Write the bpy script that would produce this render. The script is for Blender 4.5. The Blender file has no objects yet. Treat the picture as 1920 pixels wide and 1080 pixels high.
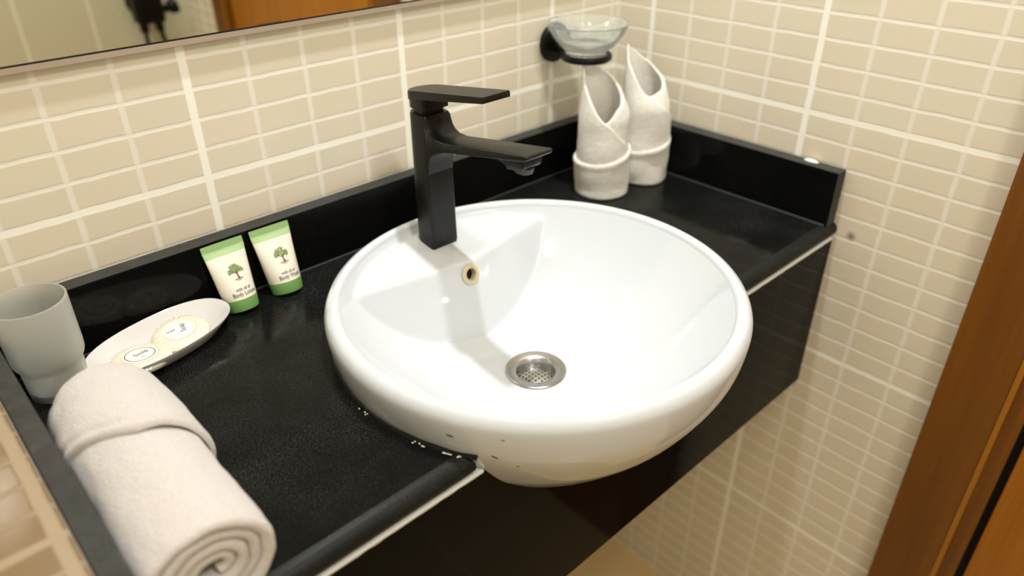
import bpy, bmesh, math, random
import numpy as np
from mathutils import Vector, Matrix, noise
random.seed(7)
SC = bpy.context.scene
COL = SC.collection
S = 0.064            # one mosaic pitch on the wall, in metres; z = 0 is the counter top
PI = math.pi

# ------------------------------------------------------------------ camera, world, lights, exposure
cam_d = bpy.data.cameras.new('camera')
cam = bpy.data.objects.new('camera', cam_d)
COL.objects.link(cam)
_w = np.array([1.99466944, -0.792570105, 0.439815657])
_t = np.linalg.norm(_w); _k = _w / _t
_K = np.array([[0, -_k[2], _k[1]], [_k[2], 0, -_k[0]], [-_k[1], _k[0], 0]])
_R = np.eye(3) + math.sin(_t) * _K + (1 - math.cos(_t)) * _K @ _K
CAM = np.array([-4.1323, -11.7447, 4.73584 + 2.1])
m = Matrix.Identity(4)
for i in range(3):
    m[i][0] = _R[0][i]; m[i][1] = -_R[1][i]; m[i][2] = -_R[2][i]; m[i][3] = CAM[i] * S
cam.matrix_world = m
cam_d.sensor_width = 36.0
cam_d.lens = 1390.13 / 1920 * 36
cam_d.clip_start = 0.02
cam_d.dof.use_dof = True
cam_d.dof.focus_distance = 11.2 * S
cam_d.dof.aperture_fstop = 3.0
SC.camera = cam

world = bpy.data.worlds.new('world'); SC.world = world
world.use_nodes = True
world.node_tree.nodes['Background'].inputs[0].default_value = (1, 0.95, 0.88, 1)
world.node_tree.nodes['Background'].inputs[1].default_value = 0.05

def lamp(name, kind, loc, energy, color, size, aim=None, **kw):
    d = bpy.data.lights.new(name, kind)
    d.energy = energy; d.color = color
    if kind == 'AREA':
        d.shape = 'DISK'; d.size = size
    else:
        d.shadow_soft_size = size
    for a, b in kw.items(): setattr(d, a, b)
    o = bpy.data.objects.new(name, d); COL.objects.link(o)
    o.location = [c * S for c in loc]
    if aim is not None:
        v = Vector([(a - b) for a, b in zip(aim, loc)])
        o.rotation_euler = v.to_track_quat('-Z', 'Y').to_euler()
    return o
# recessed downlight over the basin, ceiling lamp further back in the room
lamp('basin_downlight', 'SPOT', (4.9, -4.6, 23.5), 38, (0.965, 0.99, 1.0), 0.03, (4.4, -4.5, 0),
     spot_size=math.radians(84), spot_blend=1.0)
lamp('room_downlight', 'AREA', (-1.0, -18.4, 23.9), 2.3, (1.0, 0.985, 0.95), 0.14, (-1.0, -18.4, 0))
lamp('door_fill', 'AREA', (0.0, -21.5, 23.9), 6.4, (1.0, 0.98, 0.93), 0.14, (0.0, -21.5, 0))  # added fill, brightens the opposite wall and door in the mirror
lamp('left_fill', 'AREA', (-9.0, -13.0, 23.9), 2.7, (1.0, 0.97, 0.92), 0.30, (-9.0, -13.0, 0))  # added soft fill from the left for back wall and corner towels

SC.view_settings.view_transform = 'Standard'
SC.view_settings.look = 'None'
SC.view_settings.gamma = 1.0
SC.view_settings.use_curve_mapping = False
SC.view_settings.exposure = 0.80

# ------------------------------------------------------------------ helpers
def srgb(r, g, b):
    f = lambda c: (c / 255 / 12.92) if c / 255 <= 0.04045 else ((c / 255 + 0.055) / 1.055) ** 2.4
    return (f(r), f(g), f(b), 1)

class NT:
    """tiny node-tree writer"""
    def __init__(s, name):
        s.m = bpy.data.materials.new(name); s.m.use_nodes = True
        s.t = s.m.node_tree; s.b = s.t.nodes['Principled BSDF']
    def n(s, typ, **kw):
        x = s.t.nodes.new(typ)
        for a, b in kw.items(): setattr(x, a, b)
        return x
    def l(s, a, b): s.t.links.new(a, b)
    def val(s, sock, v):
        if isinstance(v, bpy.types.NodeSocket): s.l(v, sock)
        else: sock.default_value = v
    def math(s, op, a, b=0.0, c=0.0, clamp=False):
        x = s.n('ShaderNodeMath', operation=op); x.use_clamp = clamp
        s.val(x.inputs[0], a); s.val(x.inputs[1], b); s.val(x.inputs[2], c)
        return x.outputs[0]
    def mix(s, f, a, b):
        x = s.n('ShaderNodeMix', data_type='RGBA')
        s.val(x.inputs[0], f); s.val(x.inputs[6], a); s.val(x.inputs[7], b)
        return x.outputs[2]
    def ramp(s, f, lo, hi, a=0.0, b=1.0):
        x = s.n('ShaderNodeMapRange'); x.clamp = True
        s.val(x.inputs[0], f)
        for i, v in enumerate((lo, hi, a, b)): x.inputs[i + 1].default_value = v
        return x.outputs[0]
    def coord(s): return s.n('ShaderNodeTexCoord').outputs['Object']
    def noise(s, vec, scale, detail=3.0, rough=0.55):
        x = s.n('ShaderNodeTexNoise'); s.l(vec, x.inputs['Vector'])
        x.inputs['Scale'].default_value = scale; x.inputs['Detail'].default_value = detail
        x.inputs['Roughness'].default_value = rough
        return x.outputs['Fac']
    def bump(s, h, strength=0.2, dist=0.001):
        x = s.n('ShaderNodeBump'); x.inputs['Strength'].default_value = strength
        x.inputs['Distance'].default_value = dist
        s.l(h, x.inputs['Height']); s.l(x.outputs[0], s.b.inputs['Normal'])
        return x
    def set(s, **kw):
        for a, v in kw.items(): s.val(s.b.inputs[a.replace('_', ' ')], v)
        return s

def plain(name, col, rough=0.5, metal=0.0, bump=None, var=0.06, **kw):
    t = NT(name)
    co = t.coord()
    nz = t.noise(co, 60 if bump is None else bump[0])
    c2 = tuple(c * (1 - var) for c in col[:3]) + (1,)
    t.set(Base_Color=t.mix(nz, c2, col), Roughness=rough, Metallic=metal)
    if bump: t.bump(nz, bump[1], bump[2])
    for a, v in kw.items(): t.b.inputs[a.replace('_', ' ')].default_value = v
    return t.m

def mosaic(name, ua, va, u0, v0, tile, grout, us=1.0, vs=1.0, pu=4.03, nu=4, pv=5.3003, nv=11, stain=None):
    """small format wall mosaic laid in sheets, a wider joint around every sheet"""
    t = NT(name)
    sep = t.n('ShaderNodeSeparateXYZ'); t.l(t.coord(), sep.inputs[0])
    ax = dict(x=sep.outputs[0], y=sep.outputs[1], z=sep.outputs[2])
    # a little waviness so joints are not ruler-straight
    wob = t.math('MULTIPLY', t.math('SUBTRACT', t.noise(t.coord(), 30.0, 2.0), 0.5), 0.04)
    U = t.math('ADD', t.math('MULTIPLY_ADD', ax[ua], us / S, -u0), wob)
    V = t.math('ADD', t.math('MULTIPLY_ADD', ax[va], vs / S, -v0), wob)
    def dist(C, per):
        l = t.math('SUBTRACT', C, t.math('MULTIPLY', t.math('FLOOR', t.math('DIVIDE', C, per)), per))
        return t.math('MINIMUM', l, t.math('SUBTRACT', per, l))
    e = 0.014
    mu = t.ramp(dist(U, pu / nu), 0.043 - e, 0.043 + e, 1, 0)
    mU = t.ramp(dist(U, pu), 0.066 - e, 0.066 + e, 1, 0)
    mv = t.ramp(dist(V, pv / nv), 0.030 - e, 0.030 + e, 1, 0)
    mV = t.ramp(dist(V, pv), 0.056 - e, 0.056 + e, 1, 0)
    mask = t.math('MAXIMUM', t.math('MAXIMUM', t.math('MULTIPLY', mu, 0.72), mU), t.math('MAXIMUM', mv, mV))
    iu = t.math('FLOOR', t.math('DIVIDE', U, pu / nu)); iv = t.math('FLOOR', t.math('DIVIDE', V, pv / nv))
    cmb = t.n('ShaderNodeCombineXYZ'); t.l(iu, cmb.inputs[0]); t.l(iv, cmb.inputs[1])
    wn = t.n('ShaderNodeTexWhiteNoise'); wn.noise_dimensions = '2D'; t.l(cmb.outputs[0], wn.inputs['Vector'])
    pink = (tile[0] * 1.01, tile[1] * 0.975, tile[2] * 0.96, 1)
    olive = (tile[0] * 0.975, tile[1] * 0.985, tile[2] * 0.955, 1)
    tc = t.mix(wn.outputs['Value'], pink, olive)
    tc = t.mix(t.math('MULTIPLY', t.noise(t.coord(), 18.0), 0.45), tc, tile)
    g2 = tuple(c * 0.93 for c in grout[:3]) + (1,)
    gc = t.mix(t.noise(t.coord(), 45.0), g2, grout)
    # the wide joints between sheets are freshly filled and paler
    pale = tuple(min(1, c * 1.12) for c in grout[:3]) + (1,)
    gc = t.mix(t.math('MULTIPLY', t.math('MAXIMUM', mU, mV), 0.8), gc, pale)
    col = t.mix(mask, tc, gc)
    if stain:
        d = t.n('ShaderNodeVectorMath', operation='DISTANCE'); t.l(t.coord(), d.inputs[0])
        d.inputs[1].default_value = stain
        col = t.mix(t.ramp(d.outputs['Value'], 0.001, 0.008, 0.75, 0), col, srgb(70, 60, 45))
    t.set(Base_Color=col, Roughness=t.math('MULTIPLY_ADD', mask, 0.45, 0.27))
    t.b.inputs['Specular IOR Level'].default_value = 0.45
    t.bump(t.math('SUBTRACT', 1.0, mask), 0.28, 0.001)
    return t.m

def granite(name, base=0.006, speck=0.06, rough=0.08, dust=0.12, grey=None, spec=0.13):
    t = NT(name)
    co = t.coord()
    v = t.n('ShaderNodeTexVoronoi'); t.l(co, v.inputs['Vector']); v.inputs['Scale'].default_value = 650
    sp = t.ramp(v.outputs['Distance'], 0.10, 0.30, 1, 0)
    big = t.ramp(t.noise(co, 9.0, 4.0), 0.42, 0.70)
    fine = t.ramp(t.noise(co, 900.0, 2.0), 0.52, 0.75)
    a = (base, base * 1.02, base * 0.9, 1)
    b = (speck, speck, speck * 0.94, 1)
    f = t.math('MULTIPLY', t.math('MAXIMUM', sp, fine), t.math('MULTIPLY_ADD', big, 0.8, 0.12))
    c = t.mix(f, a, b)
    if grey:
        c = t.mix(t.ramp(t.noise(co, 55.0, 4.0), 0.3, 0.75), c, grey)
    t.set(Base_Color=c, Roughness=t.math('MULTIPLY_ADD', big, dust, rough))
    t.b.inputs['Specular IOR Level'].default_value = spec
    t.bump(t.noise(co, 500.0), 0.04, 0.0004)
    return t.m

def terry(name, col, scale=650, strength=1.0):
    t = NT(name)
    co = t.coord()
    a = t.noise(co, scale, 3.0, 0.7); b = t.noise(co, 60.0, 3.0)
    h = t.math('ADD', a, t.math('MULTIPLY', b, 0.6))
    dk = tuple(c * 0.80 for c in col[:3]) + (1,)
    t.set(Base_Color=t.mix(t.ramp(a, 0.3, 0.7), dk, col), Roughness=0.95)
    t.b.inputs['Sheen Weight'].default_value = 0.35
    t.b.inputs['Specular IOR Level'].default_value = 0.1
    t.bump(h, strength, 0.0016)
    return t.m

def wood(name, a, b, rough=0.35, axis='z', scale=1.0):
    t = NT(name)
    mp = t.n('ShaderNodeMapping'); t.l(t.coord(), mp.inputs[0])
    mp.inputs['Scale'].default_value = (22 * scale, 22 * scale, 1.3 * scale)
    n1 = t.noise(mp.outputs[0], 1.6, 5.0, 0.62)
    n2 = t.noise(mp.outputs[0], 7.0, 3.0)
    f = t.math('ADD', t.math('MULTIPLY', n1, 0.75), t.math('MULTIPLY', n2, 0.25))
    t.set(Base_Color=t.mix(t.ramp(f, 0.32, 0.68), a, b), Roughness=rough)
    t.bump(f, 0.05, 0.0006)
    return t.m

# ------------------------------------------------------------------ materials
TILE = srgb(226, 217, 196); GROUT = srgb(246, 241, 229)
M_back = mosaic('cream mosaic back', 'x', 'z', 0.0, 2.1, TILE, GROUT)
M_right = mosaic('cream mosaic right', 'y', 'z', 5.08, 2.1, TILE, GROUT, us=-1.0,
                 stain=(10.278 * S, -6.55 * S, (-2.31 + 2.1) * S))
M_opp = mosaic('pale wall tile opposite', 'x', 'z', 3.0, 2.1, srgb(226, 224, 200), srgb(240, 238, 222), pu=2.9, nu=1, pv=5.3, nv=1)
M_left = mosaic('cream mosaic left', 'y', 'z', 0.0, 2.1, TILE, GROUT, us=-1.0)
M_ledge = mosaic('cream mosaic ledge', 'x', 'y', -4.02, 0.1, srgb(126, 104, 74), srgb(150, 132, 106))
M_floor = mosaic('tan floor tile', 'x', 'y', 1.0, 0.0, srgb(206, 178, 128), srgb(215, 202, 175), pu=4.7, nu=1, pv=4.7, nv=1)
M_ceil = plain('white ceiling paint', srgb(238, 234, 226), 0.9)
M_granite = granite('black polished granite', base=0.005, speck=0.07, spec=0.10)
M_splash = granite('black polished splash granite', base=0.004, speck=0.012, rough=0.06, dust=0.05)
M_nose = granite('worn granite nosing', base=0.010, speck=0.07, rough=0.42, dust=0.15)
M_edge = granite('dusty black granite edge', base=0.03, speck=0.14, rough=0.45, dust=0.2, grey=(0.055, 0.054, 0.048, 1))
M_apron = granite('black polished apron', base=0.004, speck=0.008, rough=0.05, dust=0.04, spec=0.04)
M_joint = plain('whitish grout bead', srgb(222, 223, 219), 0.8, bump=(300, 0.4, 0.001))
M_grime = plain('grey grimy joint', (0.05, 0.05, 0.052, 1), 0.6, bump=(200, 0.4, 0.001), var=0.6)
M_seal = plain('white silicone', srgb(222, 220, 214), 0.35, bump=(200, 0.4, 0.001))
M_ceramic = plain('white glazed ceramic', (0.64, 0.667, 0.69, 1), 0.06, var=0.01, Coat_Weight=0.3, Coat_Roughness=0.03)
M_faucet = plain('matt black coating', (0.008, 0.008, 0.0075, 1), 0.34, 0.0, bump=(1500, 0.03, 0.0003), Specular_IOR_Level=0.28)
M_blackmat = plain('satin black metal', (0.006, 0.006, 0.006, 1), 0.4, Specular_IOR_Level=0.2)
M_grey = plain('grey aerator plastic', (0.06, 0.06, 0.065, 1), 0.35)
M_hole = plain('dark void', (0.004, 0.003, 0.002, 1), 0.9)
M_stain = plain('yellowed overflow rim', srgb(222, 208, 168), 0.35, bump=(300, 0.2, 0.0005), var=0.25)
M_steel = plain('brushed stainless steel', (0.46, 0.45, 0.43, 1), 0.3, 1.0, bump=(700, 0.05, 0.0004), var=0.2)
M_towel = terry('white terry cloth', srgb(222, 214, 208))
M_towel2 = terry('white terry cloth fine', srgb(246, 242, 232), 500, 0.8)
M_green_d = plain('leaf green plastic', srgb(112, 156, 86), 0.35)
M_green_l = plain('pale green plastic', srgb(180, 208, 156), 0.38)
M_green_c = plain('mid green plastic', srgb(148, 184, 120), 0.38)
M_tube = plain('ivory tube plastic', srgb(240, 234, 218), 0.32, Subsurface_Weight=0.05)
M_treeg = plain('printed leaf green', srgb(138, 168, 100), 0.5, var=0.45)
M_treeb = plain('printed bark brown', srgb(120, 84, 62), 0.5)
M_ink = plain('printed grey ink', srgb(92, 88, 80), 0.5)
M_dish = plain('glossy white melamine', (0.70, 0.675, 0.65, 1), 0.12, var=0.02)
M_wrap = plain('clear pleated wrapper over soap', srgb(236, 230, 208), 0.16, bump=(120, 0.35, 0.002), Coat_Weight=0.7, Coat_Roughness=0.08)
M_label = plain('white paper label', srgb(244, 240, 232), 0.5)
M_frame = wood('brown door frame wood', srgb(100, 56, 2), srgb(122, 72, 6), 0.42)
M_ridge = wood('yellow brown edge wood', srgb(150, 92, 14), srgb(168, 110, 24), 0.4)
M_door = wood('orange veneer door', srgb(158, 92, 10), srgb(186, 120, 26), 0.4)
M_alu = plain('dull aluminium channel', srgb(186, 170, 152), 0.45, 0.3)

def mk_glass():
    t = NT('frosted glass')
    t.set(Base_Color=(0.90, 0.90, 0.84, 1), Roughness=t.math('MULTIPLY_ADD', t.noise(t.coord(), 800.0), 0.1, 0.5), IOR=1.3)
    t.b.inputs['Transmission Weight'].default_value = 0.75
    f = t.m
    t = NT('clear glass')
    t.set(Base_Color=(0.96, 0.99, 0.975, 1), Roughness=t.math('MULTIPLY', t.noise(t.coord(), 40.0), 0.04), IOR=1.46)
    t.b.inputs['Transmission Weight'].default_value = 0.88
    c = t.m
    t = NT('mirror silver')
    t.set(Base_Color=t.mix(t.noise(t.coord(), 20.0), (0.92, 0.94, 0.89, 1), (0.93, 0.95, 0.90, 1)), Metallic=1.0, Roughness=0.005)
    return f, c, t.m
M_frost, M_clear, M_mirror = mk_glass()

# ------------------------------------------------------------------ object helpers
def tag(o, label, cat, group=None):
    o['label'] = label; o['category'] = cat
    if group: o['group'] = group
    return o
def thing(name, loc, label, cat, group=None, rot=(0, 0, 0)):
    o = bpy.data.objects.new(name, None); o.empty_display_size = 0.02
    COL.objects.link(o); o.location = [c * S for c in loc]; o.rotation_euler = rot
    return tag(o, label, cat, group)
def mesh(name, verts, faces, mats, parent=None, smooth=True, fmat=None, label=None):
    """verts in mosaic units, in the parent's frame"""
    me = bpy.data.meshes.new(name)
    v = np.asarray(verts, float) * S
    me.from_pydata([tuple(p) for p in v], [], [tuple(int(i) for i in f) for f in faces])
    mats = mats if isinstance(mats, (list, tuple)) else [mats]
    for mm in mats: me.materials.append(mm)
    if fmat is not None:
        for p, k in zip(me.polygons, fmat): p.material_index = k
    bm = bmesh.new(); bm.from_mesh(me)
    bmesh.ops.recalc_face_normals(bm, faces=bm.faces); bm.to_mesh(me); bm.free()
    if smooth:
        for p in me.polygons: p.use_smooth = True
        if smooth != 'all': me.set_sharp_from_angle(angle=math.radians(38))
    o = bpy.data.objects.new(name, me); COL.objects.link(o)
    if parent: o.parent = parent
    if label: o['label'] = label
    return o
def struct(o): o['kind'] = 'structure'; return o

def box_vf(x0, x1, y0, y1, z0, z1):
    v = [(x, y, z) for z in (z0, z1) for y in (y0, y1) for x in (x0, x1)]
    f = [(0, 1, 3, 2), (4, 5, 7, 6), (0, 1, 5, 4), (2, 3, 7, 6), (0, 2, 6, 4), (1, 3, 7, 5)]
    return v, f
def bevel_obj(o, w, seg=3):
    bm = bmesh.new(); bm.from_mesh(o.data)
    es = [e for e in bm.edges if len(e.link_faces) == 2 and e.calc_face_angle(0) > 0.5]
    bmesh.ops.bevel(bm, geom=es, offset=w * S, segments=seg, affect='EDGES', profile=0.5, clamp_overlap=True)
    bm.to_mesh(o.data); bm.free()
    for p in o.data.polygons: p.use_smooth = True
    o.data.set_sharp_from_angle(angle=math.radians(50))
    return o
def box(name, b, mat, parent=None, bev=0.0, **kw):
    o = mesh(name, *box_vf(*b), mat, parent, smooth=False, **kw)
    if bev: bevel_obj(o, bev)
    return o
def lathe_vf(prof, n=64, cx=0, cy=0, closed=False):
    """profile of (r, z) turned round the z axis; r = 0 ends are capped by a point"""
    v, f, rows = [], [], []
    for r, z in prof:
        if r < 1e-6:
            rows.append([len(v)]); v.append((cx, cy, z))
        else:
            rows.append(list(range(len(v), len(v) + n)))
            for k in range(n):
                a = 2 * PI * k / n
                v.append((cx + r * math.cos(a), cy + r * math.sin(a), z))
    pairs = list(zip(rows, rows[1:])) + ([(rows[-1], rows[0])] if closed else [])
    for A, B in pairs:
        for k in range(n):
            k2 = (k + 1) % n
            if len(A) == 1 and len(B) == 1: continue
            if len(A) == 1: f.append((A[0], B[k], B[k2]))
            elif len(B) == 1: f.append((A[k], A[k2], B[0]))
            else: f.append((A[k], A[k2], B[k2], B[k]))
    return v, f
def orient(verts, origin, zdir, xdir=(1, 0, 0)):
    z = np.array(zdir, float); z /= np.linalg.norm(z)
    x = np.array(xdir, float); x -= z * (x @ z)
    if np.linalg.norm(x) < 1e-6: x = np.array((0, 1, 0)) - z * z[1]
    x /= np.linalg.norm(x); y = np.cross(z, x)
    return [tuple(np.array(origin) + p[0] * x + p[1] * y + p[2] * z) for p in verts]
def grid_faces(nu, nv, wrap_u=False, off=0):
    f = []
    for i in range(nu if wrap_u else nu - 1):
        i2 = (i + 1) % nu
        for j in range(nv - 1):
            f.append((off + i * nv + j, off + i2 * nv + j, off + i2 * nv + j + 1, off + i * nv + j + 1))
    return f
def prism_vf(poly, h, frame=lambda p, q, t: (p, q, t), h0=0.0):
    n = len(poly)
    v = [frame(p, q, h0) for p, q in poly] + [frame(p, q, h) for p, q in poly]
    f = [tuple(range(n))[::-1], tuple(range(n, 2 * n))] + [(i, (i + 1) % n, n + (i + 1) % n, n + i) for i in range(n)]
    return v, f
def tube_vf(pts, r, n=10):
    pts = [np.array(p, float) for p in pts]; v, f = [], []
    up = np.array((0.13, 0.2, 0.97))
    for i, p in enumerate(pts):
        d = pts[min(i + 1, len(pts) - 1)] - pts[max(i - 1, 0)]; d /= np.linalg.norm(d)
        a = np.cross(d, up); a /= np.linalg.norm(a); b = np.cross(d, a)
        rr = r if not hasattr(r, '__len__') else r[i]
        for k in range(n):
            t = 2 * PI * k / n; v.append(tuple(p + rr * (math.cos(t) * a + math.sin(t) * b)))
    f = []
    for i in range(len(pts) - 1):
        for k in range(n):
            f.append((i * n + k, i * n + (k + 1) % n, (i + 1) * n + (k + 1) % n, (i + 1) * n + k))
    f += [tuple(range(n))[::-1], tuple(range((len(pts) - 1) * n, len(pts) * n))]
    return v, f
def merge(*vfs):
    v, f = [], []
    for a, b in vfs:
        o = len(v); v += list(a); f += [tuple(i + o for i in q) for q in b]
    return v, f
def text_vf(body, size, align='CENTER', off=0.0):
    c = bpy.data.curves.new('t', 'FONT'); c.body = body; c.size = size; c.align_x = align; c.align_y = 'CENTER'
    c.resolution_u = 3; c.offset = off
    o = bpy.data.objects.new('t', c)
    me = bpy.data.meshes.new_from_object(o)
    v = [tuple(p.co) for p in me.vertices]; f = [tuple(p.vertices) for p in me.polygons]
    bpy.data.objects.remove(o); bpy.data.curves.remove(c); bpy.data.meshes.remove(me)
    return v, f

# ------------------------------------------------------------------ the room
RX = 10.278; FZ = -13.80; CZ = 24.2; OY = -27.0; LX = -22.0; T = 1.2
YD0, YD1 = -9.3, -22.9            # opening in the right wall
ZD = 19.0
struct(box('wall_back', (LX - T, RX + T, 0, T, FZ - T, CZ + T), M_back))
struct(box('wall_opposite', (LX - T, RX + T, OY - T, OY, FZ - T, CZ + T), M_opp))
struct(box('wall_far_left', (LX - T, LX, OY, 0, FZ - T, CZ + T), M_left))
v, f = merge(box_vf(RX, RX + T, YD0, 0, FZ - T, CZ + T), box_vf(RX, RX + T, OY, YD1, FZ - T, CZ + T),
             box_vf(RX, RX + T, YD1, YD0, ZD, CZ + T))
struct(mesh('wall_right', v, f, M_right, smooth=False))
struct(box('floor', (LX, RX + T, OY, 0, FZ - T, FZ), M_floor))
struct(box('ceiling', (LX, RX, OY, 0, CZ, CZ + T), M_ceil))
# low tiled ledge wall left of the counter
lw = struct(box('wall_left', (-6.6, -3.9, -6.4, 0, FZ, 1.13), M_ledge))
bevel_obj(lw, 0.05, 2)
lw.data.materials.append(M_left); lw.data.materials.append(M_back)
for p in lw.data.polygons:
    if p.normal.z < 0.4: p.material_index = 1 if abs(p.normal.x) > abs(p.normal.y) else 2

# door frame: architrave with a yellow-brown stop edge, then the leaf
def jamb(y0, y1, y2, y3):
    """architrave y0..y1, pale edge y1..y2, rebate y2..y3"""
    a = box_vf(RX - 0.30, RX, min(y0, y1), max(y0, y1), FZ, ZD + 1.2)
    return a, box_vf(RX - 0.33, RX + 0.4, min(y1, y2), max(y1, y2), FZ, ZD + 0.1), box_vf(RX - 0.18, RX + 0.5, min(y2, y3), max(y2, y3), FZ, ZD)
A1, B1, C1 = jamb(-9.02, -10.17, -10.26, -10.55)
A2, B2, C2 = jamb(-23.2, -22.05, -21.96, -21.67)
A3 = box_vf(RX - 0.30, RX, -22.05, -10.17, ZD, ZD + 1.2)
G1 = box_vf(RX + 0.05, RX + 0.6, -10.9, -10.5, FZ, ZD); G2 = box_vf(RX + 0.05, RX + 0.6, -21.7, -21.4, FZ, ZD)
v, f = merge(A1, C1, A2, C2, A3, B1, B2)
struct(mesh('trim_1', v, f, [M_frame, M_ridge], smooth=False, fmat=[0] * 30 + [1] * 12))
for g_ in (G1, G2): struct(mesh('door_gap_shade', *g_, M_hole, smooth=False))  # black strips behind the leaf's edge gaps, standing in for their shade
dr = struct(box('door_1', (RX - 0.14, RX + 0.45, -21.55, -10.70, FZ + 0.12, ZD - 0.1), M_door))
bevel_obj(dr, 0.03, 2)

# ------------------------------------------------------------------ mirror
mr = thing('wall_mirror', (2.0, 0, 4.3), 'large frameless wall mirror over the basin reflecting door and tiles', 'mirror')
box('mirror_pane', (-5.7, 7.0, -0.11, -0.03, 0.02, 14.0), [M_mirror], mr)
box('edge_line', (-5.7, 7.0, -0.114, -0.02, 0.018, 0.045), M_hole, mr, label='thin dark lower edge of the mirror')
box('bottom_channel', (-5.7, 7.0, -0.12, 0, -0.06, 0.02), M_alu, mr, label='dull metal strip under the mirror')

# ------------------------------------------------------------------ vanity counter
BX, BY = 3.17, -4.5                # basin axis
OUT = [(3.24, 0.72), (3.32, 0.67), (3.375, 0.58), (3.39, 0.47), (3.365, 0.24), (3.31, 0.0), (3.21, -0.25), (3.05, -0.55), (2.86, -0.85),
       (2.62, -1.14), (2.36, -1.43), (2.03, -1.70), (1.5, -1.90), (0.9, -1.98), (0.0, -2.0)]
def r_out(z):
    for (r0, z0), (r1, z1) in zip(OUT, OUT[1:]):
        if z1 <= z <= z0: return r0 + (r1 - r0) * (z0 - z) / (z0 - z1)
    return 0.0
FY = -6.2
XL, XR = -3.9, RX
van = thing('vanity_counter', (XL, 0, 0), 'black granite vanity counter with raised splashes and a black apron', 'vanity')
def P(x, y, z): return (x - XL, y, z)
RC = 3.318
def slab():
    rings = []
    prof = [(0.17, 0.0), (0.08, -0.012), (0.02, -0.05), (-0.03, -0.11), (-0.04, -0.17), (-0.03, -0.23), (0.02, -0.29), (0.10, -0.33)]
    v = []
    for dy, z in prof:
        yf = FY + dy
        hx = math.sqrt(RC ** 2 - (yf - BY) ** 2)
        a0 = math.atan2(yf - BY, -hx); a1 = math.atan2(yf - BY, hx)
        # from left contact round the back to the right contact
        a0 = a0 % (2 * PI); a1 = a1 % (2 * PI) - 2 * PI
        ring = [P(XL, 0, z), P(XL, yf, z)]
        for k in range(41):
            a = a0 + (a1 - a0) * k / 40
            ring.append(P(BX + RC * math.cos(a), BY + RC * math.sin(a), z))
        ring += [P(XR, yf, z), P(XR, 0, z)]
        rings.append(ring)
    n = len(rings[0]); f = []
    for r in rings: v += r
    for i in range(len(rings) - 1):
        for k in range(n):
            k2 = (k + 1) % n
            f.append((i * n + k, i * n + k2, (i + 1) * n + k2, (i + 1) * n + k))
    f.append(tuple(range(n))); f.append(tuple(range((len(rings) - 1) * n, len(rings) * n))[::-1])
    return v, f
v, f = slab()
mesh('countertop', v, f, [M_granite, M_nose], van, fmat=[1 if k < 7 * 45 and (k % 45 == 1 or k % 45 == 42) else 0 for k in range(len(f))])
# apron with the basin cut-out
zt, zb = -0.40, -4.12
left = []; zz = zt
while r_out(zz) > abs(FY - BY) + 0.02 and zz > -1.98:
    left.append((math.sqrt(max(0.0, (r_out(zz) - 0.02) ** 2 - (FY - BY) ** 2)), zz)); zz -= 0.06
left.append((0.0, zz + 0.02))
poly = [(XL, zt)] + [(BX - h, z) for h, z in left] + [(BX + h, z) for h, z in left[::-1][1:]] + [(XR - 0.02, zt), (XR - 0.02, zb), (XL, zb)]
v, f = prism_vf(poly, FY, lambda p, q, t: P(p, t, q), FY + 0.3)
mesh('front_apron', v, f, M_apron, van, smooth=False)
hx = math.sqrt(r_out(-0.36) ** 2 - (FY - BY) ** 2)
def strip(x0, x1):
    n = 60; v = []; 
    for i in range(n + 1):
        x = x0 + (x1 - x0) * i / n
        w = 0.012 * noise.noise((x * 3, 0, 0)); w2 = 0.016 * noise.noise((x * 7, 5, 0))
        for y, z in ((FY + 0.2, -0.325), (FY - 0.004, -0.325 + w * .3), (FY - 0.02, -0.36), (FY - 0.006, -0.402 + w2), (FY + 0.2, -0.402)):
            v.append(P(x, y, z))
    f = grid_faces(n + 1, 5)
    f += [tuple(range(5)), tuple(range(n * 5, n * 5 + 5))]
    return v, f
mesh('grout_joint', *strip(XL + 0.02, BX - hx - 0.03), M_joint, van, label='whitish grout line left of the basin')
mesh('grout_joint', *strip(BX + hx + 0.03, XR - 0.06), M_joint, van, label='whitish grout line right of the basin')
# splashes: polished face, dusty top edge (material slot 1 on top / end faces)
def splash(name, b, up_mat_faces):
    v, f = box_vf(*b); v = [P(*p) for p in v]
    o = mesh(name, v, f, [M_splash, M_edge], van, smooth=False)
    bm = bmesh.new(); bm.from_mesh(o.data)
    es = [e for e in bm.edges if len(e.link_faces) == 2 and max(w.co.z for w in e.verts) > 0.5 * S]
    bmesh.ops.bevel(bm, geom=es, offset=0.022 * S, segments=2, affect='EDGES', profile=0.5)
    for q in bm.faces:
        q.normal_update()
        if q.normal.z > 0.4 or up_mat_faces(q.normal): q.material_index = 1
    bm.to_mesh(o.data); bm.free()
    return o
SH = 1.16
for (x0, x1, y0, y1) in ((XL + 0.3, XR - 0.42, -0.385, -0.35), (XR - 0.40, XR - 0.36, FY + 0.1, -0.38)):
    vv, ff = box_vf(x0, x1, y0, y1, -0.01, 0.022)
    bevel_obj(mesh('joint_line', [P(*p) for p in vv], ff, M_grime, van, smooth=False, label='grey joint line at the foot of a splash'), 0.01, 2)
splash('back_splash', (XL + 0.26, XR - 0.38, -0.36, -0.045, -0.02, SH), lambda n: False)
splash('side_splash', (XR - 0.37, XR - 0.03, FY + 0.04, -0.01, -0.02, SH), lambda n: n.y < -0.4)
splash('side_splash', (XL + 0.0, XL + 0.25, FY + 0.04, -0.01, -0.02, SH), lambda n: n.y < -0.4)
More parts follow.
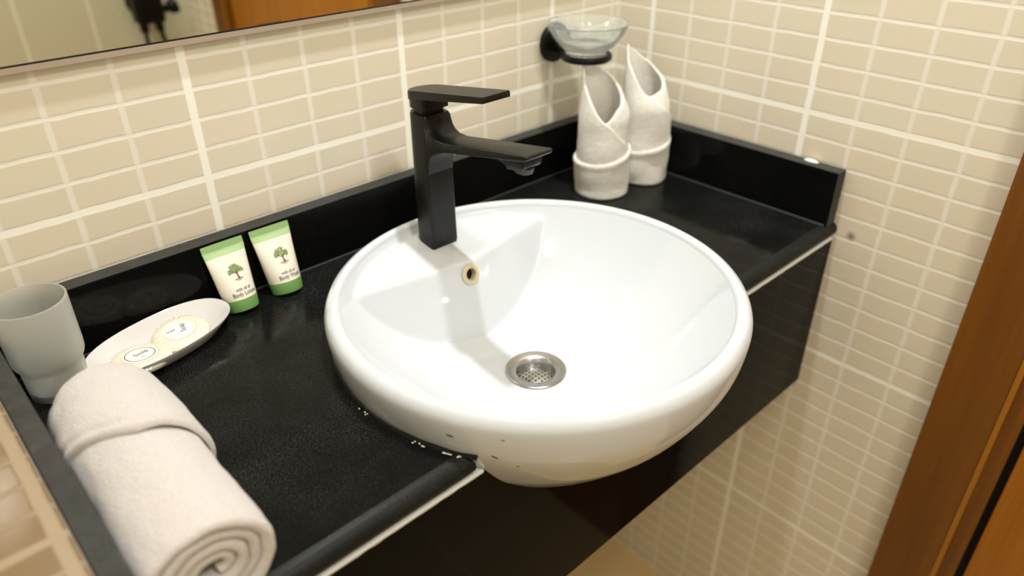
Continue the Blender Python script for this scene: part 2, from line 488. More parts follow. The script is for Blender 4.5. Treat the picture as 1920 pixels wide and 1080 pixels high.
# sealant: bead round the basin with broken white crumbs, a blob on the right splash
v, f = [], []
n = 90
a0 = math.radians(214); a1 = math.radians(172)
def bead(a0, a1, r, n=120, w=0.05):
    v = []
    for i in range(n + 1):
        a = a0 + (a1 - a0) * i / n
        k = w * (0.7 + 0.6 * noise.noise((a * 9, 2, 0)))
        for dr_, dz in ((-0.02, 0.0), (-0.02, k * 1.2), (k * .5, k * .8), (k, 0.0)):
            v.append(P(BX + (r + dr_) * math.cos(a), BY + (r + dr_) * math.sin(a), dz - 0.002))
    return v, grid_faces(n + 1, 4) + [tuple(range(4)), tuple(range(n * 4, n * 4 + 4))]
mesh('sealant_bead', *bead(math.radians(-35), math.radians(212), 3.335), M_blackmat, van, label='dark sealant bead around the basin')  # bead is plain black along its whole length
crumbs = []
for i in range(16):
    a = math.radians(random.uniform(196, 211)) if i > 4 else math.radians(random.uniform(178, 186))
    r = 3.40 + random.uniform(-0.01, 0.03); L = random.uniform(0.01, 0.035)
    vv, ff = lathe_vf([(0, 0.012), (0.008, 0.008), (0.012, 0.0), (0, 0)], 8)
    t = (-math.sin(a), math.cos(a), 0)
    vv = orient([(p[0] * L / 0.012, p[1], p[2]) for p in vv], P(BX + r * math.cos(a), BY + r * math.sin(a), 0.03), (0, 0, 1), t)
    crumbs.append((vv, ff))
o = mesh('sealant_crumbs', *merge(*crumbs), M_seal, van); o['kind'] = 'stuff'
vv, ff = lathe_vf([(0, 0.06), (0.07, 0.05), (0.12, 0.02), (0.13, 0.0), (0, 0)], 20)
mesh('sealant_blob', [(p[0] * 0.55 + XR - XL - 0.13, p[1] * 1.3 - 5.45, p[2] + SH - 0.01) for p in vv], ff, M_seal, van, label='white sealant blob on the right splash')

# ------------------------------------------------------------------ basin
bas = thing('wash_basin', (BX, BY, 0), 'round white ceramic basin half recessed into the black counter', 'basin')
def smax(a, b, k): return 0.5 * (a + b + np.sqrt((a - b) ** 2 + k * k))
def smin(a, b, k): return 0.5 * (a + b - np.sqrt((a - b) ** 2 + k * k))
RI = 3.10; ZB = -1.07
def bowl_z(x, y):
    r = np.hypot(x, y)
    b = ZB + 0.05 * r / RI + (0.60 - ZB - 0.05) * (r / RI) ** 3.0
    Y = y + BY
    deck = 0.66 + 0.165 * (Y + 1.3)
    c = 0.40 + 3.0 * (Y + 2.80)
    nx, ny = 0.15, 0.989
    lf = 0.47 + 3.2 * ((x + 2.1) * nx + (Y + 2.47) * ny)
    rt = 0.47 + 3.2 * ((-x + 2.1) * nx + (Y + 2.47) * ny)
    w = smin(smin(deck, c, 0.05), smin(lf, rt, 0.03), 0.05)
    fade = np.clip((RI - r) / 0.22, 0, 1); fade = fade * fade * (3 - 2 * fade)
    h = smax(b, w, 0.07)
    return b * (1 - fade) + h * fade
NT_ = 512
rs = np.concatenate([np.linspace(0.40, 2.0, 80), np.linspace(2.02, RI, 90)])
th = 2 * PI * np.arange(NT_) / NT_
verts, faces = [], []
rows = 0
for r in rs:
    x = r * np.cos(th); y = r * np.sin(th); z = bowl_z(x, y)
    verts.append(np.stack([x, y, z], 1)); rows += 1
rim = [(3.115, 0.625), (3.135, 0.675), (3.17, 0.71), (3.205, 0.722)] + OUT[:-1]
# densify the rim outline with a Catmull-Rom pass
rp = [(RI, 0.60)] + rim
def cr(pts, sub=4):
    out = []
    for i in range(len(pts) - 1):
        p0 = np.array(pts[max(i - 1, 0)]); p1 = np.array(pts[i]); p2 = np.array(pts[i + 1]); p3 = np.array(pts[min(i + 2, len(pts) - 1)])
        for k in range(sub):
            t = k / sub
            out.append(0.5 * ((2 * p1) + (p2 - p0) * t + (2 * p0 - 5 * p1 + 4 * p2 - p3) * t * t + (3 * p1 - p0 - 3 * p2 + p3) * t ** 3))
    out.append(np.array(pts[-1]))
    return out
for r, z in cr(rp)[1:]:
    verts.append(np.stack([r * np.cos(th), r * np.sin(th), np.full(NT_, z)], 1)); rows += 1
V = np.concatenate(verts)
OV = np.array((-0.03, -2.873 - BY, 0.205))           # overflow centre in the basin's frame
F = []
for i in range(rows - 1):
    for k in range(NT_):
        k2 = (k + 1) % NT_
        q = (i * NT_ + k, i * NT_ + k2, (i + 1) * NT_ + k2, (i + 1) * NT_ + k)
        c = V[list(q)].mean(0)
        if i < len(rs) and abs(c[0] - OV[0]) < 0.3 and np.linalg.norm(c - OV) < 0.12: continue
        F.append(q)
F.append(tuple(range((rows - 1) * NT_, rows * NT_)))
V = [tuple(p) for p in V]
bm_o = mesh('bowl', V, F, M_ceramic, bas, smooth='all')
on = np.array((0, -3.0, 1.0)); on /= np.linalg.norm(on)
vv, ff = lathe_vf([(0.108, -0.25), (0.108, 0.012), (0.125, 0.03), (0.155, 0.026), (0.19, 0.006), (0.19, -0.01), (0.16, -0.02)], 40)
ovr = mesh('overflow_ring', orient(vv, OV, on), ff, M_stain, bas, label='yellowed overflow ring')
vv, ff = lathe_vf([(0.0, -0.12), (0.108, -0.12), (0.108, -0.2), (0, -0.2)], 32)
mesh('overflow_hole', orient(vv, OV, on), ff, M_hole, ovr)
# little dark chips in the glaze on the front of the bowl
def chip(az, z, L, tilt):
    a = math.radians(az); r = r_out(z) + 0.004
    d = (r_out(z + 0.03) - r_out(z - 0.03)) / 0.06
    nrm = np.array((math.cos(a), math.sin(a), -d)); t1 = np.array((-math.sin(a), math.cos(a), tilt))
    vv, ff = lathe_vf([(0, 0.006), (0.7, 0.004), (1.0, 0.0), (0, -0.004)], 10)
    return orient([(p[0] * L, p[1] * L * 0.22, p[2]) for p in vv], (r * math.cos(a), r * math.sin(a), z), nrm, t1), ff
for c_ in (chip(-154, 0.33, 0.06, -0.15), chip(-142, 0.42, 0.03, 0.0), chip(-139, -0.12, 0.035, 0.5), chip(-144, 0.06, 0.06, -0.5), chip(-73, -0.12, 0.012, 0.0)):
    mesh('glaze_chip', *c_, M_hole, bas, label='tiny dark chip in the glaze')
# waste: steel flange and perforated strainer
ZD_ = ZB + 0.02
fl = mesh('drain_flange', *lathe_vf([(0.40, ZD_ - 0.12), (0.52, ZD_ - 0.01), (0.53, ZD_ + 0.02), (0.51, ZD_ + 0.035), (0.43, ZD_ + 0.022), (0.36, ZD_ + 0.005), (0.335, ZD_ - 0.02),
                                 (0.325, ZD_ - 0.10), (0.30, ZD_ - 0.16)], 64), M_steel, bas, label='stainless drain flange')
t = NT('perforated steel'); sp = t.n('ShaderNodeSeparateXYZ'); t.l(t.coord(), sp.inputs[0])
fx = t.math('SUBTRACT', t.math('FRACT', t.math('MULTIPLY', sp.outputs[0], 1 / (0.078 * S))), 0.5)
fy = t.math('SUBTRACT', t.math('FRACT', t.math('MULTIPLY', sp.outputs[1], 1 / (0.078 * S))), 0.5)
dd = t.math('SQRT', t.math('ADD', t.math('MULTIPLY', fx, fx), t.math('MULTIPLY', fy, fy)))
hole = t.ramp(dd, 0.24, 0.30, 1, 0)
t.set(Base_Color=t.mix(hole, (0.5, 0.49, 0.47, 1), (0.02, 0.018, 0.015, 1)), Metallic=t.math('SUBTRACT', 1.0, hole), Roughness=0.3)
mesh('strainer', *lathe_vf([(0.325, ZD_ - 0.14), (0.28, ZD_ - 0.13), (0.22, ZD_ - 0.11), (0.12, ZD_ - 0.09), (0, ZD_ - 0.085)], 48), t.m, fl)

# ------------------------------------------------------------------ faucet
FX = 3.14
fau = thing('basin_faucet', (FX, -1.9, 0.55), 'matt black single lever faucet on the basin deck', 'faucet')
def Q(x, y, z): return (x, y + 1.9, z - 0.55)
def dplan(w, yc, yfront, n=16, cr_=0.05):
    pts = [(w * math.cos(a), yc + w * math.sin(a)) for a in [PI * k / n for k in range(n + 1)]]
    for cx, sx in ((-1, -1), (1, 1)):
        for k in range(4):
            a = (PI + PI / 2 * k / 3) if cx < 0 else (1.5 * PI + PI / 2 * k / 3)
            pts.append((cx * (w - cr_) + cr_ * math.cos(a), yfront + cr_ + cr_ * math.sin(a)))
    return pts
def dprism(levels):
    """levels of (z, halfwidth, ycentre, yfront[, tilt])"""
    v = []; n = None
    for L in levels:
        z, w, yc, yf = L[:4]; tilt = L[4] if len(L) > 4 else 0.0
        pl = dplan(w, yc, yf); n = len(pl)
        v += [Q(x, y, z - tilt * (y + 1.85)) for x, y in pl]
    f = []
    for i in range(len(levels) - 1):
        for k in range(n): f.append((i * n + k, i * n + (k + 1) % n, (i + 1) * n + (k + 1) % n, (i + 1) * n + k))
    f += [tuple(range(n))[::-1], tuple(range((len(levels) - 1) * n, len(levels) * n))]
    return v, f
mesh('body', *dprism([(0.47, 0.275, -1.86, -2.16), (0.57, 0.29, -1.86, -2.19), (0.60, 0.29, -1.86, -2.19), (1.2, 0.285, -1.86, -2.18), (2.93, 0.278, -1.86, -2.16), (2.96, 0.262, -1.86, -2.14),
                      (2.965, 0.22, -1.86, -2.08), (3.03, 0.22, -1.86, -2.08)]), M_faucet, fau)
prof = [(-1.95, 2.94), (-2.12, 2.94), (-2.165, 2.92), (-2.185, 2.84), (-2.22, 2.76), (-2.29, 2.69), (-2.40, 2.645), (-2.6, 2.64), (-3.5, 2.785), (-4.50, 2.945), (-4.55, 2.94), (-4.56, 2.91), (-4.52, 2.86), (-4.3, 2.81),
        (-3.5, 2.655), (-2.75, 2.51), (-2.5, 2.45), (-2.34, 2.38), (-2.23, 2.27), (-2.185, 2.13), (-2.17, 1.95), (-1.95, 1.9)]
v, f = prism_vf(prof, 0.272, lambda p, q, t: Q(t, p, q), -0.272)
bevel_obj(mesh('spout', v, f, M_faucet, fau, smooth=False), 0.022, 2)
v, f = prism_vf([(-4.42, 2.86), (-4.40, 2.70), (-4.37, 2.66), (-4.05, 2.60), (-4.0, 2.66), (-3.85, 2.70), (-3.7, 2.72)], 0.20, lambda p, q, t: Q(t, p, q), -0.20)
ah = bevel_obj(mesh('aerator_housing', v, f, M_faucet, fau, smooth=False), 0.02, 2)
vv, ff = lathe_vf([(0.0, -0.04), (0.12, -0.04), (0.15, -0.03), (0.155, 0.06), (0.0, 0.06)], 32)
mesh('aerator', orient(vv, Q(0, -4.22, 2.60), (0, -0.16, 1)), ff, M_grey, ah)
# lever: hub with D plan plus a long flat plate rising to the tip
mesh('lever_hub', *dprism([(3.035, 0.255, -1.86, -2.12), (3.05, 0.272, -1.86, -2.15), (3.24, 0.272, -1.86, -2.15)]), M_faucet, fau)
pl = dplan(0.285, -1.85, -3.64, cr_=0.03)
v = []
def ltop(y): return 3.34 - 0.152 * (y + 1.85)
def lbot(y): return 3.20 - 0.178 * (y + 1.85)
for (sc, fn, dz) in ((1, lbot, 0.0), (1, ltop, -0.03), (0.965, ltop, 0.0)):
    for x, y in pl:
        yy = y if sc == 1 else y + (0.012 if y < -3 else -0.01 if y > -1.85 else 0)
        v.append(Q(x * sc, yy, fn(y) + dz))
n = len(pl); f = [tuple(range(n))[::-1], tuple(range(2 * n, 3 * n))]
for i in range(2):
    for k in range(n): f.append((i * n + k, i * n + (k + 1) % n, (i + 1) * n + (k + 1) % n, (i + 1) * n + k))
mesh('lever_handle', v, f, M_faucet, fau)

# ------------------------------------------------------------------ oval dish and wrapped soaps
DX, DY, DA = -1.65, -1.07, math.radians(13)
dish = thing('soap_dish', (DX, DY, 0), 'small oval white dish holding two wrapped soaps', 'dish', rot=(0, 0, DA))
prof = [(0.0, 0.03), (0.40, 0.03), (0.60, 0.045), (0.78, 0.13), (0.94, 0.25), (0.985, 0.285), (1.0, 0.29), (1.0, 0.275), (0.95, 0.22), (0.80, 0.06), (0.66, 0.0), (0.0, 0.0)]
vv, ff = lathe_vf(prof, 96)
def sup(p):
    r = math.hypot(p[0], p[1])
    if r < 1e-6: return 1.0
    return (abs(p[0] / r) ** 2.3 + abs(p[1] / r) ** 2.3) ** (1 / 2.3)
mesh('dish', [(p[0] * 1.17 / sup(p), p[1] * 0.61 / sup(p), p[2]) for p in vv], ff, M_dish, dish)
def soap(loc, rz, tilt, label, words, wr):
    o = thing('wrapped_soap', loc, label, 'soap', 'wrapped soaps in the white dish', rot=(tilt[0], tilt[1], rz))
    v = []; n = 180
    prof = [(0.0, 0.0), (0.36, 0.0), (0.425, 0.03), (0.44, 0.075), (0.41, 0.118), (0.36, 0.14), (0.30, 0.150), (0.255, 0.152), (0.245, 0.146), (0.0, 0.146)]
    vv, ff = lathe_vf(prof, n)
    out = []
    for p in vv:
        r = math.hypot(p[0], p[1]); a = math.atan2(p[1], p[0]); z = p[2]
        if z > 0.1 and 0.27 < r < 0.43: z += 0.012 * abs(math.sin(a * 18 + 2 * noise.noise((a * 3, rz, 0)))) * min(1, (r - 0.25) / 0.08)
        out.append((p[0], p[1], z))
    mesh('wrapper', out, ff, M_wrap, o)
    vv, ff = lathe_vf([(0.0, 0.155), (0.24, 0.155), (0.245, 0.148), (0.0, 0.147)], 48)
    lb = mesh('label_disc', vv, ff, M_label, o, label='white paper label disc')
    parts = []
    for body, size, x, y, ra in words:
        tv, tf = text_vf(body, size, off=0.0006)
        c, s = math.cos(ra), math.sin(ra)
        parts.append(([(x + p[0] * c - p[1] * s, y + p[0] * s + p[1] * c, 0.1575) for p in tv], tf))
    mesh('lettering', *merge(*parts), M_ink, lb, smooth=False)
    vv, ff = lathe_vf([(0.205, 0.1555), (0.212, 0.1575), (0.219, 0.1555)], 64)
    mesh('printed_ring', vv, ff, M_ink if wr else M_wrap, lb)
    return o
soap((-2.07, -1.30, 0.075), math.radians(20), (math.radians(-4), math.radians(5)), 'wrapped round soap at the left of the white dish, nearer the rolled towel',
     [('Soap', 0.12, 0.03, 0.02, 0), ('~', 0.12, -0.03, -0.11, 0)], True)
soap((-1.36, -1.04, 0.085), math.radians(-10), (math.radians(3), math.radians(-4)), 'wrapped round soap at the right of the white dish, nearer the green tubes',
     [('Soap', 0.12, 0.06, 0.02, PI / 2), ('tree', 0.08, -0.12, 0.02, 0.2)], False)

# ------------------------------------------------------------------ lotion tubes
def tube(loc, lean, yaw, roll, label, line2):
    o = thing('lotion_tube', loc, label, 'tube', 'small lotion tubes leaning on the back splash')
    o.rotation_euler = (Matrix.Rotation(yaw, 4, 'Z') @ Matrix.Rotation(-lean, 4, 'X') @ Matrix.Rotation(roll, 4, 'Y')).to_euler()
    H0, H1 = 0.21, 1.19
    def surf(a, z, off=0.0):
        t = min(1, max(0, (z - H0) / (H1 - 0.13 - H0)))
        s = t ** 1.15
        ax = 0.285 + (0.365 - 0.285) * t; ay = 0.27 * (1 - s) + 0.022 * s
        return ((ax + off) * math.cos(a), (ay + off) * math.sin(a), z)
    n = 56
    def shell(z0, z1, m, off=0.0, cap=True):
        v = []
        for i in range(m + 1):
            z = z0 + (z1 - z0) * i / m
            v += [surf(2 * PI * k / n, z, off) for k in range(n)]
        f = [(i * n + k, i * n + (k + 1) % n, (i + 1) * n + (k + 1) % n, (i + 1) * n + k) for i in range(m) for k in range(n)]
        if cap: f += [tuple(range(n))[::-1], tuple(range(m * n, (m + 1) * n))]
        return v, f
    mesh('tube_body', *shell(H0, 0.97, 26), M_tube, o)
    mesh('green_shoulder', *shell(0.97, H1 - 0.10, 6, 0.001), M_green_l, o, label='pale green top band')
    cr_ = mesh('crimp', *shell(H1 - 0.10, H1, 4, 0.003), M_green_c, o, label='darker green flat crimped end')
    vv, ff = lathe_vf([(0, 0.0), (0.255, 0.0), (0.268, 0.012), (0.285, 0.20), (0.28, 0.212), (0, 0.212)], 48)
    mesh('cap', vv, ff, M_green_d, o, label='green screw cap')
    # emblem: tree with a leafy crown, trunk, ground line, two lines of lettering, all printed on the front (-y) side
    def wrap(p, off=0.004):
        x, z = p[0], p[1]
        t = min(1, max(0, (z - H0) / (H1 - 0.13 - H0))); ax = 0.285 + 0.08 * t
        c = max(-0.98, min(0.98, x / ax)); a = -math.acos(c)
        return surf(a, z, off)
    leaves = []
    for i in range(150):
        a = random.uniform(0, PI); rr = math.sqrt(random.uniform(0.02, 1))
        x = 0.02 + 0.135 * rr * math.cos(a); z = 0.665 + 0.135 * rr * math.sin(a) - 0.03 * (abs(x - 0.02) / 0.135) ** 2
        if random.random() < 0.22 and z < 0.70: continue
        s = random.uniform(0.010, 0.018)
        leaves.append((x, z, s))
    v, f = [], []
    for x, z, s in leaves:
        o0 = len(v)
        for k in range(6): v.append(wrap((x + s * math.cos(k * PI / 3), z + s * 0.8 * math.sin(k * PI / 3)), 0.005))
        f.append(tuple(range(o0, o0 + 6)))
    tr = mesh('tree_crown', v, f, M_treeg, o, smooth=False, label='printed green tree crown')
    def ribbon(pts, w):
        v = []
        for i, p in enumerate(pts):
            q0 = pts[max(i - 1, 0)]; q1 = pts[min(i + 1, len(pts) - 1)]
            d = np.array((q1[0] - q0[0], q1[1] - q0[1])); d /= np.linalg.norm(d) + 1e-9
            ww = w[i] if hasattr(w, '__len__') else w
            v += [wrap((p[0] - d[1] * ww, p[1] + d[0] * ww), 0.007), wrap((p[0] + d[1] * ww, p[1] - d[0] * ww), 0.007)]
        return v, [(2 * i, 2 * i + 1, 2 * i + 3, 2 * i + 2) for i in range(len(pts) - 1)]
    R = [ribbon([(0.035, 0.555), (0.025, 0.60), (0.028, 0.65), (0.02, 0.70)], [0.02, 0.011, 0.011, 0.006]),
         ribbon([(0.026, 0.63), (0.07, 0.68), (0.10, 0.71)], [0.008, 0.005, 0.003]), ribbon([(0.026, 0.635), (-0.03, 0.68), (-0.07, 0.70)], [0.008, 0.005, 0.003]),
         ribbon([(-0.05, 0.545), (0.02, 0.55), (0.10, 0.548)], 0.006), ribbon([(-0.01, 0.525), (0.06, 0.527)], 0.004)]
    mesh('tree_trunk', *merge(*R), M_treeb, o, smooth=False, label='printed brown tree trunk')
    parts = []
    for body, size, x, z in (('with oil of', 0.075, 0.0, 0.375), (line2, 0.098, 0.0, 0.295)):
        tv, tf = text_vf(body, size, off=0.0008)
        parts.append(([wrap((x + 0.02 + p[0] * 0.82, z + p[1]), 0.006) for p in tv], tf))
    mesh('lettering', *merge(*parts), M_ink, o, smooth=False)
    return o
tube((-0.20, -0.78, 0.0), math.radians(17.5), math.radians(3), math.radians(1.0), 'green and ivory lotion tube nearer the oval soap dish', 'Body Lotion')
tube((0.64, -0.78, 0.0), math.radians(17.5), math.radians(1), math.radians(1.0), 'green and ivory lotion tube nearer the basin', 'Body Wash')

# ------------------------------------------------------------------ frosted tumbler
tum = thing('frosted_tumbler', (-3.13, -1.0, 0), 'frosted glass tumbler with a narrower foot behind the rolled towel', 'tumbler')
prof = [(0.0, 0.0), (0.52, 0.0), (0.57, 0.03), (0.585, 0.10), (0.60, 0.46), (0.61, 0.52), (0.66, 0.57), (0.69, 0.63), (0.70, 0.75), (0.715, 1.70), (0.712, 1.73), (0.695, 1.74), (0.675, 1.73),
        (0.655, 0.75), (0.63, 0.66), (0.56, 0.56), (0.545, 0.45), (0.53, 0.14), (0.48, 0.10), (0.0, 0.10)]
prof = [(r * 0.68, z if z < 0.8 else 0.75 + (z - 0.75) * 0.78) for r, z in prof]
mesh('glass', *lathe_vf(prof, 72), M_frost, tum)

# ------------------------------------------------------------------ rolled towel on the counter
rt = thing('rolled_towel', (-2.95, -4.5, 0), 'large white towel rolled up along the left splash', 'towel')
def rolled():
    r0, turns, th_ = 0.12, 4.0, 0.066
    N = 340; y_back, y_front = 1.5, -1.78      # local y (towards the wall = +)
    sec = []
    # closed cross-section (radial, y): a flat sheet with round front edge
    ys = list(np.linspace(y_back, y_front + 0.07, 24))
    for y in ys: sec.append((th_, y))
    for k in range(1, 6):
        a = PI * k / 6; sec.append((th_ * math.cos(a), y_front + 0.07 - 0.07 * math.sin(a)))
    for y in ys[::-1]: sec.append((-th_, y))
    m = len(sec); v = []
    for i in range(N + 1):
        t = i / N; a = 2 * PI * turns * t + math.radians(-70)
        r = r0 + (0.645 - r0) * t
        wob = 0.02 * math.sin(a * 2.0 + 1.0) * (1 - t) + 0.015 * noise.noise((math.cos(a) * 1.3, math.sin(a) * 1.3, t * 3))
        for d, y in sec:
            rr = r + d + wob
            dy = 0.10 * noise.noise((a * 0.25, 4.0, 0)) + (0.05 * (1 - t))
            yy = y + (dy if y < 0 else 0)
            x = rr * math.cos(a); z = rr * math.sin(a)
            fu = noise.noise((x * 6, yy * 6, z * 6)) * 0.012 + noise.noise((x * 1.3, yy * 1.1, z * 1.3)) * 0.03
            k = 1 + fu / max(rr, 0.1)
            v.append((x * k * 1.02 - 0.02 * (y_back - yy) * 0.5, yy, max(z * k * 0.97, -0.69) + 0.70))
    f = []
    for i in range(N):
        for j in range(m): f.append((i * m + j, i * m + (j + 1) % m, (i + 1) * m + (j + 1) % m, (i + 1) * m + j))
    f += [tuple(range(m)), tuple(range(N * m, (N + 1) * m))[::-1]]
    return v, f
mesh('roll', *rolled(), M_towel, rt, smooth='all')
def cuff():
    v = []; n = 120; m = 44
    for i in range(m + 1):
        t = i / m
        for k in range(n):
            a = 2 * PI * k / n
            edge = 0.03 + 0.55 * max(0, -math.cos(a)) ** 1.2 - 0.04 * max(0, math.cos(a))   # skewed edge of the folded end
            if t < 0.14:                     # rolled hem at the edge
                q = t / 0.14
                r = 0.66 + 0.085 * math.sin(q * PI / 2); y = edge + 0.09 * (1 - math.cos(q * PI / 2)) - 0.02
            elif t < 0.24:
                q = (t - 0.14) / 0.10
                r = 0.745 - 0.022 * math.sin(q * PI); y = edge + 0.07 + 0.16 * q
            elif t < 0.66:
                q = (t - 0.24) / 0.42
                r = 0.745 - 0.065 * q * q; y = edge + 0.23 + (1.25 - edge - 0.23) * q
            else:
                q = (t - 0.66) / 0.34
                r = 0.68 * max(0, math.cos(q * PI / 2)) ** 0.6; y = 1.25 + 0.72 * math.sin(q * PI / 2)
            x = r * math.cos(a); z = r * math.sin(a)
            fu = noise.noise((x * 6, y * 6, z * 6)) * 0.012 + noise.noise((x * 1.4 + 7, y * 1.2, z * 1.4)) * 0.05
            kk = 1 + fu
            v.append((x * kk * 0.98, y, max(z * kk * 0.97, -0.69) + 0.70))
    f = grid_faces(m + 1, n)
    for i in range(m): f.append((i * n + n - 1, (i + 1) * n + n - 1, (i + 1) * n, i * n))
    return v, f
mesh('folded_end', *cuff(), M_towel, rt, smooth='all', label='folded end of the towel wrapped over the roll')

# ------------------------------------------------------------------ two standing folded hand towels
def standing(loc, rz, label, keys, seed, rbase=0.50, hcuff=0.93, scale=1.0):
    o = thing('folded_hand_towel', loc, label, 'towel', 'hand towels standing in the back corner', rot=(0, 0, rz))
    ks = sorted(keys)
    def h_of(a):
        for (a0, h0), (a1, h1) in zip(ks, ks[1:]):
            if a0 <= a <= a1:
                q = (a - a0) / (a1 - a0); q = q * q * (3 - 2 * q) * 0.5 + q * 0.5
                return h0 + (h1 - h0) * q
        return ks[-1][1]
    N, m = 200, 40; v = []; thk = 0.042
    amax = ks[-1][0]
    ring = 2 * m + 6
    for i in range(N + 1):
        a = amax * i / N; ar = math.radians(a)
        H = h_of(a)
        sec = [(thk, 0.02 + (H - 0.05) * j / m) for j in range(m + 1)]
        sec += [(thk * math.cos(PI * k / 5) * 1.25, H - 0.03 + 0.045 * math.sin(PI * k / 5)) for k in range(1, 5)]
        sec += [(-thk, 0.02 + (H - 0.05) * (m - j) / m) for j in range(m + 1)]
        for d, z in sec:
            rb = rbase * (1 - 0.10 * (z / 3.0)) + 0.055 * a / 360
            pinch = 1 - 0.62 * max(0, (z - 1.7) / 1.4) ** 1.4
            rr = (rb + d) * pinch if z > 1.7 else rb + d
            x = rr * math.sin(ar); y = -rr * math.cos(ar)
            # the upper cone leans towards the tip
            if z > 1.7:
                ta = math.radians(228); L = 0.36 * ((z - 1.7) / 1.4) ** 1.3
                x += L * math.sin(ta); y += -L * math.cos(ta)
            w = 0.05 * noise.noise((x * 1.8 + seed, y * 1.8, z * 1.4)) + 0.006 * noise.noise((x * 9, y * 9, z * 9))
            v.append((x * (1 + w * 1.4), y * (1 + w * 1.4), z + 0.6 * w * min(1, z)))
    q = len(v) // (N + 1); f = []
    for i in range(N):
        for j in range(q): f.append((i * q + j, i * q + (j + 1) % q, (i + 1) * q + (j + 1) % q, (i + 1) * q + j))
    f += [tuple(range(q)), tuple(range(N * q, (N + 1) * q))[::-1]]
    mesh('cone', v, f, M_towel2, o, smooth='all')
    # cuff band folded over at the foot
    v = []; n = 72
    prof = [(0.0, 0.0), (0.50, 0.0), (0.56, 0.03), (0.585, 0.12), (0.60, 0.40), (0.61, 0.70), (0.63, 0.82), (0.635, 0.88), (0.61, 0.93), (0.575, 0.93), (0.55, 0.87), (0.55, 0.6), (0.54, 0.2), (0.0, 0.1)]
    prof = [tuple(p) for p in cr(prof, 3)]
    vv, ff = lathe_vf([(max(0, p[0]), p[1]) for p in prof], n)
    for x, y, z in vv:
        a = math.atan2(x, -y)
        w = 0.05 * noise.noise((x * 2 + seed, y * 2, z * 2.2)) + 0.006 * noise.noise((x * 9, y * 9, z * 9))
        slant = 0.10 * math.sin(a - 0.3) * (z / 0.9) - 0.05 * (z / 0.9) * math.cos(a)
        v.append((x * (1 + w), y * (1 + w), max(0.0, z + slant)))
    mesh('cuff', v, ff, M_towel2, o, smooth='all', label='folded cuff at the foot')
    return o
yaw = math.atan2(-(CAM[0] - 7.98), (CAM[1] + 1.7)) + PI    # front turned towards the room
yaw = math.radians(-47)
keys_tip = (262, 0)
standing((7.97, -1.72, 0), yaw, 'standing folded white hand towel on the left, nearer the faucet',
         [(0, 1.70), (45, 1.98), (90, 2.22), (150, 2.55), (215, 2.78), (262, 2.90), (300, 2.38), (360, 1.71), (410, 1.28), (450, 1.02), (520, 0.8)], 1.0)
keys_tip = (262, 0)
standing((9.26, -1.84, 0), yaw + math.radians(4), 'standing folded white hand towel on the right, tight in the corner by the right splash',
         [(0, 2.0), (45, 2.1), (90, 2.30), (150, 2.62), (215, 2.86), (262, 2.98), (300, 2.60), (360, 2.02), (410, 1.65), (450, 1.40), (520, 1.0)], 5.0)

# ------------------------------------------------------------------ glass soap dish on its wall holder
hold = thing('soap_dish_holder', (8.08, 0, 2.98), 'black round wall bracket with a ring under the clear glass dish', 'holder')
vv, ff = lathe_vf([(0, 0.0), (0.40, 0.0), (0.41, 0.02), (0.41, 0.10), (0.39, 0.13), (0.0, 0.14)], 48)
mesh('wall_disc', orient(vv, (0, 0, 0), (0, -1, 0)), ff, M_blackmat, hold)
vv, ff = lathe_vf([(0, 0.0), (0.13, 0.0), (0.13, 0.42), (0, 0.42)], 24)
mesh('arm', orient(vv, (0, -0.1, -0.05), (0, -1, -0.12)), ff, M_blackmat, hold)
RY = -1.02; RZ = -0.12
ringp = [(0.50 + 0.055 * math.cos(a), 0.075 * math.sin(a)) for a in [2 * PI * k / 14 for k in range(14)]]
vv, ff = lathe_vf(ringp, 56, closed=True)
mesh('ring', [(p[0], p[1] + RY, p[2] + RZ) for p in vv], ff, M_blackmat, hold)
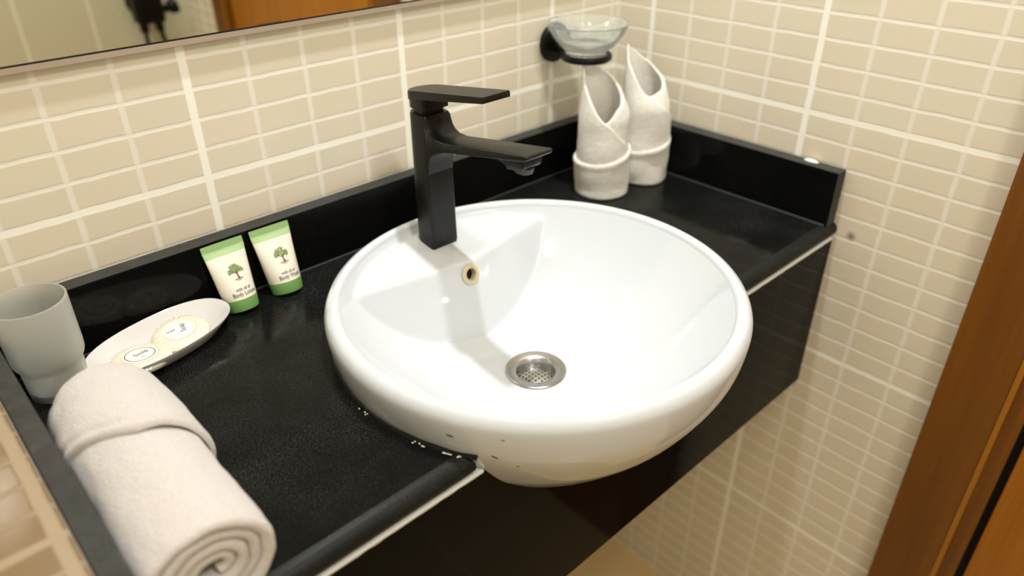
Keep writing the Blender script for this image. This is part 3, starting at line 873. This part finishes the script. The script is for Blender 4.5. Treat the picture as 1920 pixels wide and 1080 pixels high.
gb = thing('glass_soap_dish', (8.08, RY, 2.98 + RZ - 0.02), 'clear flared glass soap dish sitting in the black wall ring', 'dish')
prof = [(0, 0.0), (0.40, 0.0), (0.44, 0.02), (0.445, 0.12), (0.47, 0.17), (0.60, 0.26), (0.74, 0.44), (0.84, 0.62), (0.87, 0.70), (0.86, 0.72), (0.83, 0.71), (0.78, 0.62), (0.68, 0.46), (0.54, 0.31), (0.40, 0.24), (0, 0.20)]
mesh('bowl', *lathe_vf(prof, 72), M_clear, gb)

# ------------------------------------------------------------------ shower mixer on the opposite wall (seen in the mirror)
mx = thing('shower_mixer', (8.2, OY, -0.2), 'blurred black shower mixer with hoses reflected in the mirror', 'shower tap')
vv, ff = box_vf(-0.75, 0.55, 0.55, 1.35, -0.15, 1.6)
bevel_obj(mesh('valve_body', vv, ff, M_blackmat, mx, smooth=False), 0.18, 4)
vv, ff = lathe_vf([(0, 0), (0.62, 0), (0.62, 0.1), (0.3, 0.18), (0.3, 0.8), (0, 0.8)], 32)
mesh('wall_flange', orient(vv, (-0.1, 0, 0.7), (0, 1, 0)), ff, M_blackmat, mx)
vv, ff = lathe_vf([(0, 0), (0.16, 0), (0.20, 0.3), (0.33, 0.4), (0.36, 0.7), (0.30, 0.75), (0, 0.75)], 28)
mesh('lever', orient(vv, (0.5, 1.0, 0.35), (1, 0.1, 0.25)), ff, M_blackmat, mx)
for s_ in (-0.45, 0.25):
    vv, ff = lathe_vf([(0, 0), (0.2, 0), (0.2, 0.35), (0.14, 0.42), (0, 0.42)], 20)
    mesh('hose_nut', orient(vv, (s_, 1.0, -0.5), (0, 0, 1)), ff, M_blackmat, mx)
mesh('hose', *tube_vf([(-0.45, 1.0, -0.4), (-0.45, 1.02, -1.2), (-0.35, 1.0, -2.6), (-0.15, 0.9, -4.2), (0.1, 0.8, -5.5), (0.5, 0.8, -6.1), (0.9, 0.8, -5.5), (0.8, 0.9, -3.5), (0.4, 1.0, -1.5), (0.25, 1.0, -0.4)], 0.11, 10), M_blackmat, mx)
